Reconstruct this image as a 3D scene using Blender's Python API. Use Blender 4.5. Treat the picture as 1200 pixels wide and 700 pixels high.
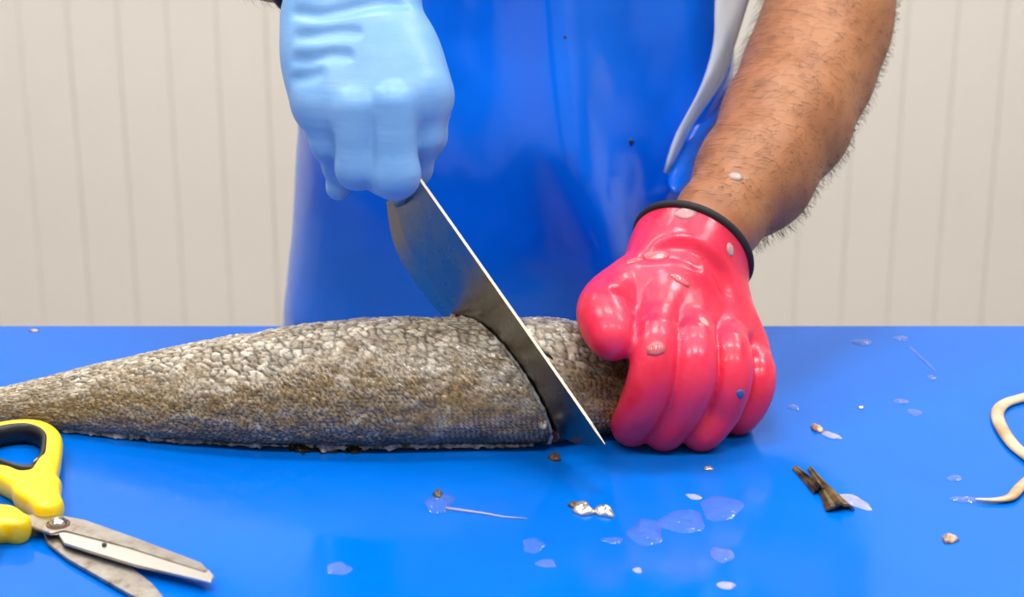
import bpy, bmesh, math, random
import numpy as np
from mathutils import Vector, Matrix
from mathutils.bvhtree import BVHTree

for o in list(bpy.data.objects):
    bpy.data.objects.remove(o, do_unlink=True)
SC = bpy.context.scene
COL = SC.collection
random.seed(4)
RNG = np.random.default_rng(7)

# ------------------------------------------------------------------ camera
F_PX, PITCH, CAM_H = 2300.0, math.radians(20), 1.43
CAM = np.array([0.0, 0.0, CAM_H])
FWD = np.array([0, math.cos(PITCH), -math.sin(PITCH)])
UPV = np.array([0, math.sin(PITCH), math.cos(PITCH)])
RGT = np.array([1.0, 0, 0])
cam_data = bpy.data.cameras.new('camera')
cam = bpy.data.objects.new('camera', cam_data)
COL.objects.link(cam)
cam.location = CAM
cam.rotation_euler = (math.pi/2 - PITCH, 0, 0)
cam_data.sensor_width = 36
cam_data.lens = 36*F_PX/1200
cam_data.clip_start = 0.05
cam_data.dof.use_dof = True
cam_data.dof.focus_distance = 1.27
cam_data.dof.aperture_fstop = 8.0
SC.camera = cam

# ------------------------------------------------------------------ world, lamps, exposure
W = bpy.data.worlds.new('world')
SC.world = W
W.use_nodes = True
W.node_tree.nodes['Background'].inputs[0].default_value = (1.0, 0.98, 0.955, 1)
W.node_tree.nodes['Background'].inputs[1].default_value = 0.46
LAMP_POWER = 12.2
LAMP_SPOTS = [(-1.0, 0.35), (1.0, 0.35), (-1.0, 1.55), (1.0, 1.55), (-1.0, 2.6), (1.0, 2.6), (0.0, 0.35), (0.0, 1.5)]
SC.view_settings.view_transform = 'Standard'
SC.view_settings.look = 'None'
SC.view_settings.gamma = 1
SC.view_settings.use_curve_mapping = False
SC.view_settings.exposure = 0.0

# ------------------------------------------------------------------ geometry helpers
def ray(px, py):
    return (px-600)/F_PX*RGT + (350-py)/F_PX*UPV + FWD
def P(px, py, Y):                      # point at depth Y seen from the standpoint of the photograph
    d = ray(px, py); return CAM + d*Y/d[1]
def PZ(px, py, z=0.9):                 # the same at height z
    d = ray(px, py); return CAM + d*(z-CAM_H)/d[2]
TOP = 0.9                              # height of the table top

def mesh_from(name, verts, faces, mat=None, parent=None, smooth=True):
    me = bpy.data.meshes.new(name)
    verts = np.asarray(verts, dtype=np.float32)
    if isinstance(faces, np.ndarray):
        n, k = faces.shape
        me.vertices.add(len(verts)); me.vertices.foreach_set('co', verts.ravel())
        me.loops.add(n*k); me.loops.foreach_set('vertex_index', faces.astype(np.int32).ravel())
        me.polygons.add(n); me.polygons.foreach_set('loop_start', np.arange(0, n*k, k, dtype=np.int32))
        me.update(calc_edges=True); me.validate()
    else:
        me.from_pydata([tuple(map(float, v)) for v in verts], [], faces)
    me.polygons.foreach_set('use_smooth', [smooth]*len(me.polygons))
    me.update()
    o = bpy.data.objects.new(name, me)
    COL.objects.link(o)
    if mat: me.materials.append(mat)
    if parent is not None: o.parent = parent
    return o

def from_bm(name, bm, mat=None, parent=None, smooth=False):
    me = bpy.data.meshes.new(name)
    bmesh.ops.recalc_face_normals(bm, faces=bm.faces)
    bm.to_mesh(me); bm.free()
    for p in me.polygons: p.use_smooth = smooth
    o = bpy.data.objects.new(name, me); COL.objects.link(o)
    if mat: me.materials.append(mat)
    if parent is not None: o.parent = parent
    return o

def box_bm(x0, x1, y0, y1, z0, z1, bevel=0.0, seg=2):
    bm = bmesh.new()
    bmesh.ops.create_cube(bm, size=1)
    for v in bm.verts:
        v.co = ((x0+x1)/2+v.co.x*(x1-x0), (y0+y1)/2+v.co.y*(y1-y0), (z0+z1)/2+v.co.z*(z1-z0))
    if bevel:
        bmesh.ops.bevel(bm, geom=list(bm.edges), offset=bevel, segments=seg, affect='EDGES', profile=.5)
    return bm

def tag(o, label, cat, group=None):
    o['label'] = label; o['category'] = cat
    if group: o['group'] = group
    return o
def empty(name, loc, label, cat, group=None):
    o = bpy.data.objects.new(name, None); COL.objects.link(o)
    o.empty_display_size = .05; o.location = loc
    tag(o, label, cat, group)
    bpy.context.view_layer.update()
    return o
def adopt(child, parent):              # parent a mesh built in world coordinates
    child.parent = parent
    child.matrix_parent_inverse = Matrix.Translation(parent.location).inverted()
    return child

def tube(name, pts, radii, mat, n=10, closed=False, parent=None, flat=1.0):
    pts = [Vector(p) for p in pts]; m = len(pts)
    vs, fs = [], []
    prev = None
    for i, p in enumerate(pts):
        a = pts[(i-1) % m] if closed or i > 0 else p
        b = pts[(i+1) % m] if closed or i < m-1 else p
        t = (b-a).normalized()
        if prev is None:
            u = t.orthogonal().normalized()
            if abs(t.z) < .95: u = (Vector((0, 0, 1)) - t*t.z).normalized()
        else:
            u = (prev - t*prev.dot(t)).normalized()
        prev = u; w = t.cross(u)
        r = radii[i] if hasattr(radii, '__len__') else radii
        for k in range(n):
            an = 2*math.pi*k/n
            vs.append(p + u*(math.cos(an)*r*flat) + w*(math.sin(an)*r))
    for i in range(m if closed else m-1):
        j = (i+1) % m
        for k in range(n):
            l = (k+1) % n
            fs.append((i*n+k, i*n+l, j*n+l, j*n+k))
    if not closed:
        fs.append(tuple(range(n))[::-1]); fs.append(tuple((m-1)*n+k for k in range(n)))
    o = mesh_from(name, vs, fs, mat)
    if parent is not None: adopt(o, parent)
    return o

def smooth_path(pts, n=8, closed=False):
    pts = [np.asarray(p, float) for p in pts]; m = len(pts); out = []
    for i in range(m if closed else m-1):
        g = lambda k: pts[k % m] if closed else pts[min(max(k, 0), m-1)]
        p0, p1, p2, p3 = g(i-1), g(i), g(i+1), g(i+2)
        for t in np.linspace(0, 1, n, endpoint=False):
            out.append(.5*((2*p1)+(-p0+p2)*t+(2*p0-5*p1+4*p2-p3)*t*t+(-p0+3*p1-3*p2+p3)*t**3))
    if not closed: out.append(pts[-1])
    return out

# ---- numpy noise
def vnoise(x, y, seed=0):
    xi, yi = np.floor(x).astype(np.int64), np.floor(y).astype(np.int64)
    xf, yf = x-xi, y-yi
    def h(a, b):
        n = (a*374761393 + b*668265263 + seed*974634777) & 0x7fffffff
        n = ((n ^ (n >> 13))*1274126177) & 0x7fffffff
        return ((n ^ (n >> 16)) & 0xffff)/65535.0
    u, v = xf*xf*(3-2*xf), yf*yf*(3-2*yf)
    return (h(xi, yi)*(1-u)+h(xi+1, yi)*u)*(1-v)+(h(xi, yi+1)*(1-u)+h(xi+1, yi+1)*u)*v
def fbm(x, y, seed=0, o=3):
    s = 0; a = .5
    for i in range(o):
        s = s + a*vnoise(x*2**i, y*2**i, seed+i*17); a *= .5
    return s/(1-.5**o)
def worley(x, y, jit=1.0, seed=0):
    xi, yi = np.floor(x).astype(np.int64), np.floor(y).astype(np.int64)
    f1 = np.full(x.shape, 9.0); f2 = np.full(x.shape, 9.0); cid = np.zeros(x.shape)
    def h(a, b, s):
        n = (a*374761393 + b*668265263 + s*974634777) & 0x7fffffff
        n = ((n ^ (n >> 13))*1274126177) & 0x7fffffff
        return ((n ^ (n >> 16)) & 0xffff)/65535.0
    for dx in (-1, 0, 1):
        for dy in (-1, 0, 1):
            cx, cy = xi+dx, yi+dy
            qx = cx+.5+jit*(h(cx, cy, seed+1)-.5)+.5*(cy % 2)*(1-np.minimum(jit, 1))
            qy = cy+.5+jit*(h(cx, cy, seed+2)-.5)
            d = np.hypot(qx-x, qy-y)
            new = d < f1
            f2 = np.where(new, f1, np.minimum(f2, d)); cid = np.where(new, h(cx, cy, seed+3), cid)
            f1 = np.where(new, d, f1)
    return f1, f2, cid

# ---- distance fields: chains of tapered capsules, blended, then meshed (surface nets)
def smin(a, b, k):
    h = np.maximum(k-np.abs(a-b), 0)
    return np.minimum(a, b)-h*h/(4*k)
def seg_d(X, Y, Z, a, b, r1, r2, sc=None):
    ab = b-a; L = float(ab@ab)+1e-12
    px, py, pz = X-a[0], Y-a[1], Z-a[2]
    t = np.clip((px*ab[0]+py*ab[1]+pz*ab[2])/L, 0, 1)
    dx, dy, dz = px-t*ab[0], py-t*ab[1], pz-t*ab[2]
    return np.sqrt(dx*dx+dy*dy+dz*dz)-(r1+(r2-r1)*t)
def ell_d(X, Y, Z, c, r):
    x, y, z = (X-c[0])/r[0], (Y-c[1])/r[1], (Z-c[2])/r[2]
    k0 = np.sqrt(x*x+y*y+z*z)+1e-9
    k1 = np.sqrt((x/r[0])**2+(y/r[1])**2+(z/r[2])**2)+1e-9
    return k0*(k0-1)/k1
class Grp:
    def __init__(s, segs, k=.006, op='add', kk=.006):
        s.segs, s.k, s.op, s.kk = segs, k, op, kk
    def d(s, X, Y, Z, infl=0.0):
        d = None
        for g in s.segs:
            e = ell_d(X, Y, Z, g[1], g[2]) if isinstance(g[0], str) else seg_d(X, Y, Z, *g)
            d = e if d is None else smin(d, e, s.k)
        return d-infl
    def box(s):
        lo, hi = [], []
        for g in s.segs:
            if isinstance(g[0], str): lo.append(g[1]-g[2]); hi.append(g[1]+g[2])
            else:
                r = max(g[2], g[3]); lo += [g[0]-r, g[1]-r]; hi += [g[0]+r, g[1]+r]
        return np.min(lo, 0), np.max(hi, 0)
def chain(pts, rs, k=.004, op='add', kk=.006):
    pts = [np.asarray(p, float) for p in pts]
    return Grp([(pts[i], pts[i+1], rs[i], rs[i+1]) for i in range(len(pts)-1)], k, op, kk)
def field_mesh(groups, h, infl=0.0, cuts=()):
    bs = [g.box() for g in groups if g.op == 'add']
    lo = np.min([b[0] for b in bs], 0)-infl-4*h-.004
    hi = np.max([b[1] for b in bs], 0)+infl+4*h+.004
    n = np.ceil((hi-lo)/h).astype(int)+1
    ax = [(lo[i]+h*np.arange(n[i])).astype(np.float32) for i in range(3)]
    Fd = np.full(tuple(n), .5, np.float32)
    for g in groups:
        b0, b1 = g.box(); m = g.kk+3*h+max(infl, 0)
        i0 = np.maximum(((b0-m-lo)/h).astype(int), 0); i1 = np.minimum(((b1+m-lo)/h).astype(int)+2, n)
        if np.any(i1 <= i0): continue
        sl = tuple(slice(i0[i], i1[i]) for i in range(3))
        X = ax[0][sl[0]][:, None, None]; Y = ax[1][sl[1]][None, :, None]; Z = ax[2][sl[2]][None, None, :]
        if g.op == 'add': Fd[sl] = smin(Fd[sl], g.d(X, Y, Z, infl), g.kk)
        else: Fd[sl] = -smin(-Fd[sl], g.d(X, Y, Z), g.kk)
    for (o, nn) in cuts:
        X = ax[0][:, None, None]; Y = ax[1][None, :, None]; Z = ax[2][None, None, :]
        Fd = np.maximum(Fd, (X-o[0])*nn[0]+(Y-o[1])*nn[1]+(Z-o[2])*nn[2])
    S = Fd < 0
    cnt = np.zeros(tuple(n-1), np.int8)
    offs = [(i, j, k) for i in (0, 1) for j in (0, 1) for k in (0, 1)]
    for (i, j, k) in offs:
        cnt += S[i:n[0]-1+i, j:n[1]-1+j, k:n[2]-1+k]
    act = np.argwhere((cnt > 0) & (cnt < 8))
    idm = np.full(tuple(n-1), -1, np.int64); idm[tuple(act.T)] = np.arange(len(act))
    V = {o: Fd[act[:, 0]+o[0], act[:, 1]+o[1], act[:, 2]+o[2]] for o in offs}
    acc = np.zeros((len(act), 3)); c = np.zeros(len(act))
    for a in offs:
        for d in range(3):
            if a[d] == 0:
                b = list(a); b[d] = 1; b = tuple(b)
                va, vb = V[a], V[b]; m = (va < 0) != (vb < 0)
                t = np.where(m, va/np.where(m, va-vb, 1), 0)
                pnt = np.array(a)[None, :]+t[:, None]*(np.array(b)-np.array(a))[None, :]
                acc += pnt*m[:, None]; c += m
    verts = lo+h*(act+acc/c[:, None])
    quads = []
    for d in range(3):
        e, f = [(1, 2), (2, 0), (0, 1)][d]
        s0 = [slice(None)]*3; s1 = [slice(None)]*3
        s0[d] = slice(0, -1); s1[d] = slice(1, None)
        A, B = S[tuple(s0)], S[tuple(s1)]
        E = np.argwhere(A != B)
        E = E[(E[:, e] > 0) & (E[:, f] > 0) & (E[:, e] < n[e]-1) & (E[:, f] < n[f]-1)]
        ins = S[tuple(E.T)]
        def cid(de, df):
            q = E.copy(); q[:, e] += de; q[:, f] += df
            return idm[tuple(q.T)]
        q = np.stack([cid(-1, -1), cid(0, -1), cid(0, 0), cid(-1, 0)], 1)
        q[~ins] = q[~ins][:, ::-1]
        quads.append(q)
    return verts, np.concatenate(quads)

# ------------------------------------------------------------------ materials
def lin(r, g, b):
    f = lambda c: ((c/255+.055)/1.055)**2.4 if c > 10 else c/255/12.92
    return (f(r), f(g), f(b), 1)
def mat(name, col=(.5, .5, .5, 1), rough=.5, metal=0.0, **kw):
    m = bpy.data.materials.new(name); m.use_nodes = True
    b = m.node_tree.nodes['Principled BSDF']
    b.inputs['Base Color'].default_value = col
    b.inputs['Roughness'].default_value = rough
    b.inputs['Metallic'].default_value = metal
    for k, v in kw.items(): b.inputs[k.replace('_', ' ')].default_value = v
    return m
def nd(m, t, **kw):
    n = m.node_tree.nodes.new(t)
    for k, v in kw.items():
        if k in n.inputs.keys(): n.inputs[k].default_value = v
        else: setattr(n, k, v)
    return n
def lk(m, a, b): m.node_tree.links.new(a, b)
def bsdf(m): return m.node_tree.nodes['Principled BSDF']
def coords(m, scale=(1, 1, 1)):
    t = nd(m, 'ShaderNodeTexCoord'); mp = nd(m, 'ShaderNodeMapping')
    mp.inputs['Scale'].default_value = scale
    lk(m, t.outputs['Object'], mp.inputs['Vector'])
    return mp.outputs[0]
def noise(m, scale, detail=3, vec=None, rough=.55):
    n = nd(m, 'ShaderNodeTexNoise'); n.inputs['Scale'].default_value = scale
    n.inputs['Detail'].default_value = detail; n.inputs['Roughness'].default_value = rough
    lk(m, vec if vec is not None else coords(m), n.inputs['Vector'])
    return n.outputs['Fac']
def ramp(m, fac, stops):
    r = nd(m, 'ShaderNodeValToRGB'); e = r.color_ramp.elements
    while len(e) < len(stops): e.new(.5)
    for i, (p, c) in enumerate(stops): e[i].position = p; e[i].color = c
    lk(m, fac, r.inputs[0]); return r.outputs[0]
def bump(m, hgt, strength=.3, dist=.001, prev=None):
    b = nd(m, 'ShaderNodeBump'); b.inputs['Strength'].default_value = strength; b.inputs['Distance'].default_value = dist
    lk(m, hgt, b.inputs['Height'])
    if prev is not None: lk(m, prev, b.inputs['Normal'])
    lk(m, b.outputs[0], bsdf(m).inputs['Normal']); return b.outputs[0]
def g1(v): return (v, v, v, 1)

M = {}
m = M['wall'] = mat('wall_panel_paint', lin(229, 224, 217), .55)
lk(m, ramp(m, noise(m, 3, 4), [(.3, lin(226, 220, 213)), (.7, lin(232, 228, 221))]), bsdf(m).inputs['Base Color'])
M['joint'] = mat('wall_joint', lin(216, 210, 202), .6)
m = M['floor'] = mat('floor_resin', lin(150, 146, 138), .5)
lk(m, ramp(m, noise(m, 6, 5), [(.3, lin(138, 134, 127)), (.7, lin(160, 156, 148))]), bsdf(m).inputs['Base Color'])
M['ceil'] = mat('ceiling_paint', lin(232, 229, 222), .7)
m = M['table'] = mat('blue_board', lin(0, 100, 205), .07)
bs = bsdf(m)
bs.inputs['IOR'].default_value = 1.24
v = coords(m)
lk(m, ramp(m, noise(m, 7, 5, v), [(.3, lin(0, 97, 200)), (.7, lin(0, 104, 209))]), bs.inputs['Base Color'])
lk(m, ramp(m, noise(m, 9, 4, v), [(.38, g1(.05)), (.62, g1(.16))]), bs.inputs['Roughness'])
n1 = bump(m, noise(m, 420, 3, v), .05, .0006)
bump(m, noise(m, 26, 2, v), .05, .004, n1)
M['steel_leg'] = mat('table_steel', lin(170, 172, 174), .35, 1.0)
# apron vinyl
m = M['apron'] = mat('apron_vinyl', lin(0, 84, 200), .2)
v = coords(m)
lk(m, ramp(m, noise(m, 5, 4, v), [(.3, lin(0, 106, 236)), (.7, lin(0, 114, 244))]), bsdf(m).inputs['Base Color'])
n1 = bump(m, noise(m, 12, 3, v), .12, .006)
sp = noise(m, 38, 1, v)
m = M['pale_edge'] = mat('apron_pale_edge', lin(176, 188, 206), .4)  # pale grey mottled with blue, for the strip at the apron's edge
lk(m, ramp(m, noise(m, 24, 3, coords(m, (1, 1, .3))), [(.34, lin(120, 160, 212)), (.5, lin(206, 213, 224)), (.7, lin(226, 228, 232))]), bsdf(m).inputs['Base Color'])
M['stud'] = mat('apron_stud', lin(25, 40, 75), .4)
# gloves
def on_board(v_):
    v_ = v_.copy(); v_[:, 2] = np.where(v_[:, 1] < TB_Y1, np.maximum(v_[:, 2], TOP+.0006), v_[:, 2]); return v_
m = M['pink'] = mat('pink_rubber', lin(240, 38, 78), .36, Coat_Weight=.2, Coat_Roughness=.14)
bsdf(m).inputs['Subsurface Weight'].default_value = .12
bsdf(m).inputs['Subsurface Radius'].default_value = (.006, .002, .002)
v = coords(m)
lk(m, ramp(m, noise(m, 28, 4, v), [(.3, lin(228, 28, 64)), (.65, lin(242, 48, 86))]), bsdf(m).inputs['Base Color'])
lk(m, ramp(m, noise(m, 60, 3, v), [(.4, g1(.28)), (.62, g1(.55))]), bsdf(m).inputs['Roughness'])
n1 = bump(m, noise(m, 260, 3, v), .25, .0008)
bump(m, noise(m, 75, 3, v), .18, .0012, n1)
m = M['nitrile'] = mat('blue_nitrile', lin(84, 146, 214), .42)
bsdf(m).inputs['Subsurface Weight'].default_value = .15
bsdf(m).inputs['Subsurface Radius'].default_value = (.003, .004, .006)
v = coords(m)
lk(m, ramp(m, noise(m, 22, 4, v), [(.3, lin(100, 154, 212)), (.7, lin(122, 170, 220))]), bsdf(m).inputs['Base Color'])
v2 = coords(m, (20, 30, 150))
n1 = bump(m, noise(m, 1, 3, v2), .3, .0016)
bump(m, noise(m, 500, 2, v), .12, .0005, n1)
M['trim'] = mat('black_binding', lin(28, 27, 28), .75)
# skin, hair, cloth
m = M['skin'] = mat('skin', lin(166, 108, 68), .5)
bsdf(m).inputs['Subsurface Weight'].default_value = .12
bsdf(m).inputs['Subsurface Radius'].default_value = (.008, .003, .0015)
v = coords(m)
lk(m, ramp(m, noise(m, 24, 5, v), [(.25, lin(146, 90, 54)), (.5, lin(164, 107, 68)), (.75, lin(178, 122, 82))]), bsdf(m).inputs['Base Color'])
n1 = bump(m, noise(m, 500, 4, v), .3, .0008)
bump(m, noise(m, 60, 3, v), .2, .002, n1)
M['hair'] = mat('dark_hair', lin(62, 40, 26), .5)
M['shirt'] = mat('navy_shirt', lin(28, 36, 66), .8)
M['trouser'] = mat('grey_trouser', lin(70, 74, 84), .85)
M['boot'] = mat('white_boot', lin(225, 224, 218), .4)
M['eye'] = mat('eye_white', lin(235, 232, 228), .2)
M['band'] = mat('dark_band', lin(48, 34, 26), .45)
# knife steel
m = M['blade'] = mat('blade_steel', lin(140, 134, 124), .2, 1.0)
v = coords(m, (1, 1, 1))
lk(m, ramp(m, noise(m, 30, 4, v), [(.3, g1(.2)), (.7, g1(.32))]), bsdf(m).inputs['Roughness'])
bump(m, noise(m, 1, 2, coords(m, (500, 40, 40))), .04, .0006)
M['edge'] = mat('bright_steel', lin(178, 168, 152), .45, 1.0)
M['handle'] = mat('knife_grip', lin(24, 24, 26), .5)
# scissors
M['yellow'] = mat('yellow_plastic', lin(246, 210, 8), .3)
m = M['yellow']; v = coords(m)
lk(m, ramp(m, noise(m, 40, 4, v), [(.25, lin(226, 184, 6)), (.5, lin(246, 210, 8))]), bsdf(m).inputs['Base Color'])
M['liner'] = mat('black_rubber', lin(22, 22, 24), .4)
m = M['shear'] = mat('worn_steel', lin(168, 158, 144), .42, 1.0); v = coords(m)
lk(m, ramp(m, noise(m, 90, 6, v, .7), [(.3, lin(120, 96, 68)), (.45, lin(168, 160, 150)), (.7, lin(190, 186, 178))]), bsdf(m).inputs['Base Color'])
bump(m, noise(m, 300, 3, v), .15, .0004)
M['shear_edge'] = mat('ground_steel', lin(212, 208, 200), .4, 1.0)
M['screw'] = mat('screw_steel', lin(205, 200, 192), .2, 1.0)
M['rust'] = mat('rust', lin(112, 72, 38), .7)
# fish
m = M['fish'] = mat('fish_skin', lin(130, 118, 95), .42, Coat_Weight=.3, Coat_Roughness=.05)
at = nd(m, 'ShaderNodeVertexColor'); at.layer_name = 'tone'
v = coords(m)
mx = nd(m, 'ShaderNodeMix', data_type='RGBA', blend_type='MULTIPLY'); mx.inputs['Factor'].default_value = 1
lk(m, at.outputs['Color'], mx.inputs['A'])
lk(m, ramp(m, noise(m, 700, 4, v, .7), [(.3, g1(.55)), (.6, g1(1.05)), (.75, g1(1.35))]), mx.inputs['B'])
lk(m, mx.outputs['Result'], bsdf(m).inputs['Base Color'])
lk(m, ramp(m, noise(m, 240, 4, v), [(.42, g1(.12)), (.56, g1(.6))]), bsdf(m).inputs['Roughness'])
bump(m, noise(m, 900, 3, v), .4, .0006)
m = M['flesh'] = mat('fish_flesh', lin(214, 190, 176), .3)
lk(m, ramp(m, noise(m, 80, 4), [(.3, lin(150, 70, 60)), (.5, lin(206, 176, 160)), (.7, lin(226, 210, 198))]), bsdf(m).inputs['Base Color'])
M['fin'] = mat('dark_fin', lin(42, 36, 28), .25)
m = M['finray'] = mat('fin_ray', lin(96, 80, 48), .3)
lk(m, ramp(m, noise(m, 90, 3), [(.35, lin(40, 32, 20)), (.65, lin(122, 102, 62))]), bsdf(m).inputs['Base Color'])
m = M['flap'] = mat('pale_skin', lin(178, 168, 150), .25)
lk(m, ramp(m, noise(m, 160, 4), [(.35, lin(92, 82, 66)), (.65, lin(190, 182, 168))]), bsdf(m).inputs['Base Color'])
M['gut'] = mat('cream_gut', lin(214, 186, 150), .3)
lk(M['gut'], ramp(M['gut'], noise(M['gut'], 40, 3), [(.35, lin(186, 148, 104)), (.6, lin(218, 194, 162))]), bsdf(M['gut']).inputs['Base Color'])
m = M['scrap'] = mat('flesh_scrap', lin(196, 160, 132), .25)
lk(m, ramp(m, noise(m, 200, 3), [(.35, lin(150, 104, 76)), (.65, lin(214, 190, 166))]), bsdf(m).inputs['Base Color'])
M['dirt'] = mat('brown_scrap', lin(92, 72, 60), .35)
M['chip'] = mat('blue_chip', lin(60, 90, 150), .4)
def clear(name, tint, body, gloss_rough=.05):
    m = bpy.data.materials.new(name); m.use_nodes = True; nt = m.node_tree; nt.nodes.clear()
    out = nd(m, 'ShaderNodeOutputMaterial'); tr = nd(m, 'ShaderNodeBsdfTransparent'); di = nd(m, 'ShaderNodeBsdfDiffuse')
    gl = nd(m, 'ShaderNodeBsdfGlossy'); gl.inputs['Roughness'].default_value = gloss_rough
    di.inputs['Color'].default_value = tint
    m1 = nd(m, 'ShaderNodeMixShader'); m1.inputs[0].default_value = body
    lk(m, tr.outputs[0], m1.inputs[1]); lk(m, di.outputs[0], m1.inputs[2])
    fr = nd(m, 'ShaderNodeFresnel'); fr.inputs['IOR'].default_value = 1.4
    m2 = nd(m, 'ShaderNodeMixShader'); lk(m, fr.outputs[0], m2.inputs[0])
    lk(m, m1.outputs[0], m2.inputs[1]); lk(m, gl.outputs[0], m2.inputs[2])
    bmp = nd(m, 'ShaderNodeBump'); bmp.inputs['Strength'].default_value = .5; bmp.inputs['Distance'].default_value = .001
    n = noise(m, 260, 2); lk(m, n, bmp.inputs['Height'])
    lk(m, bmp.outputs[0], gl.inputs['Normal']); lk(m, bmp.outputs[0], fr.inputs['Normal'])
    lk(m, m2.outputs[0], out.inputs[0])
    return m
M['water'] = clear('water_film', lin(225, 232, 240), .06, .03)
M['flake'] = clear('translucent_scale', lin(225, 226, 230), .10, .08)
M['flake_white'] = clear('whitish_scale', lin(240, 232, 230), .36, .12)
M['silver'] = mat('silver_scale', lin(226, 220, 210), .22, .75)
m = M['glow'] = mat('lamp_diffuser', lin(255, 250, 242), .5)
bsdf(m).inputs['Emission Color'].default_value = (1, .95, .88, 1)
bsdf(m).inputs['Emission Strength'].default_value = 3.0
M['lamp_frame'] = mat('lamp_frame', lin(225, 225, 222), .5)

# ------------------------------------------------------------------ the room
WALL_Y, RX, CEIL = 3.0, 2.6, 2.7
def struct(o): o['kind'] = 'structure'; return o
wall = struct(from_bm('wall_back', box_bm(-RX, RX, WALL_Y+.003, WALL_Y+.12, 0, CEIL), M['joint']))
PIT = .0765
pan = None; i = 0
x = -RX+.001
while x < RX-PIT:
    if pan is None:
        bm = box_bm(0, PIT-.0022, 0, .012, .10, CEIL, .0015, 1)
        pan = from_bm('panel', bm, M['wall'])
        o = pan
    else:
        o = pan.copy(); COL.objects.link(o)
    o.location = (x, WALL_Y + random.uniform(0, .0015), 0); o.parent = wall
    x += PIT
struct(from_bm('baseboard_back', box_bm(-RX, RX, WALL_Y-.012, WALL_Y+.012, 0, .10, .003), M['lamp_frame']))
struct(from_bm('wall_left', box_bm(-RX-.1, -RX, -1.6, WALL_Y+.12, 0, CEIL), M['wall']))
struct(from_bm('wall_right', box_bm(RX, RX+.1, -1.6, WALL_Y+.12, 0, CEIL), M['wall']))
struct(from_bm('floor', box_bm(-RX-.1, RX+.1, -1.6, WALL_Y+.12, -.1, 0), M['floor']))
struct(from_bm('ceiling', box_bm(-RX-.1, RX+.1, -1.6, WALL_Y+.12, CEIL, CEIL+.1), M['ceil']))
LAMP_LABELS = ['front left', 'front right', 'middle left', 'middle right', 'back left', 'back right', 'front centre', 'middle centre']
for k, (lx, ly) in enumerate(LAMP_SPOTS):
    t = empty('ceiling_light', (lx, ly, CEIL-.001), 'white rectangular ceiling light panel at the %s of the room' % LAMP_LABELS[k], 'ceiling light', 'ceiling light panels')
    bm = box_bm(-.31, .31, -.16, .16, -.06, 0, .004, 1)
    from_bm('lamp_frame', bm, M['lamp_frame'], t)
    from_bm('diffuser', box_bm(-.295, .295, -.145, .145, -.064, -.0595), M['glow'], t)
    ld = bpy.data.lights.new('lamp', 'AREA'); ld.shape = 'RECTANGLE'; ld.size = .59; ld.size_y = .29
    ld.energy = LAMP_POWER; ld.color = (1, .975, .945)
    lo = bpy.data.objects.new('lamp', ld); COL.objects.link(lo); lo.parent = t; lo.location = (0, 0, -.075)

# ------------------------------------------------------------------ the table
TB_Y0, TB_Y1, TB_X = .82, 1.397, .95
t = empty('work_table', (0, 1.1, 0), 'long blue plastic topped cutting table with steel legs', 'table')
adopt(from_bm('tabletop', box_bm(-TB_X, TB_X, TB_Y0, TB_Y1, TOP-.03, TOP, .0025, 3), M['table']), t)
for sx in (-1, 1):
    for yy in (TB_Y0+.05, TB_Y1-.05):
        bm = box_bm(sx*(TB_X-.06)-.02, sx*(TB_X-.06)+.02, yy-.02, yy+.02, .0, TOP-.03, .003)
        adopt(from_bm('leg', bm, M['steel_leg']), t)
    adopt(from_bm('side_rail', box_bm(sx*(TB_X-.06)-.015, sx*(TB_X-.06)+.015, TB_Y0+.07, TB_Y1-.07, .2, .23, .003), M['steel_leg']), t)

# ------------------------------------------------------------------ the fish
FISH_Y = 1.20
# stations: pixel x, semi height, centre depth (k = depth/height)
ST = [(-190, .0065, 1.216), (-120, .0075, 1.215), (-60, .0095, 1.214), (0, .0118, 1.212), (50, .0155, 1.210), (100, .0195, 1.208), (150, .0235, 1.204), (200, .0272, 1.2005), (250, .0304, 1.198),
      (300, .033, 1.196), (370, .0360, 1.196), (440, .0378, 1.196), (500, .0376, 1.197), (560, .0370, 1.198), (615, .0372, 1.199), (650, .0368, 1.202),
      (690, .0332, 1.208), (730, .0285, 1.213), (770, .0225, 1.215), (800, .015, 1.215), (815, .006, 1.215)]
sx_ = np.array([(s[0]-600)/F_PX*(FWD@(np.array([0, s[2], TOP+.03])-CAM)) for s in ST])
sa_ = np.array([s[1] for s in ST]); sy_ = np.array([s[2] for s in ST])
def cub(x, xs, ys):
    # smooth interpolation (Catmull-Rom style slopes)
    sl = np.gradient(ys, xs); i = np.clip(np.searchsorted(xs, x)-1, 0, len(xs)-2)
    h = xs[i+1]-xs[i]; t = np.clip((x-xs[i])/h, 0, 1)
    return (2*t**3-3*t**2+1)*ys[i]+(t**3-2*t**2+t)*h*sl[i]+(-2*t**3+3*t**2)*ys[i+1]+(t**3-t**2)*h*sl[i+1]
KF = 1.5
def fish_pt(x, th):
    a = cub(x, sx_, sa_); yc = cub(x, sx_, sy_)
    c, s = np.cos(th), np.sin(th)
    cc = np.sign(c)*np.abs(c)**1.06; ss = np.sign(s)*np.abs(s)**.96
    fr = np.maximum(-cc, 0)             # the flank towards the knife hand sags low, its widest line near the board
    return np.stack([x, yc+KF*a*cc*np.where(cc < 0, .74, 1), np.maximum(TOP+.0006+a+a*ss-.36*a*fr**1.3, TOP+.0006)], -1)
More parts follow.
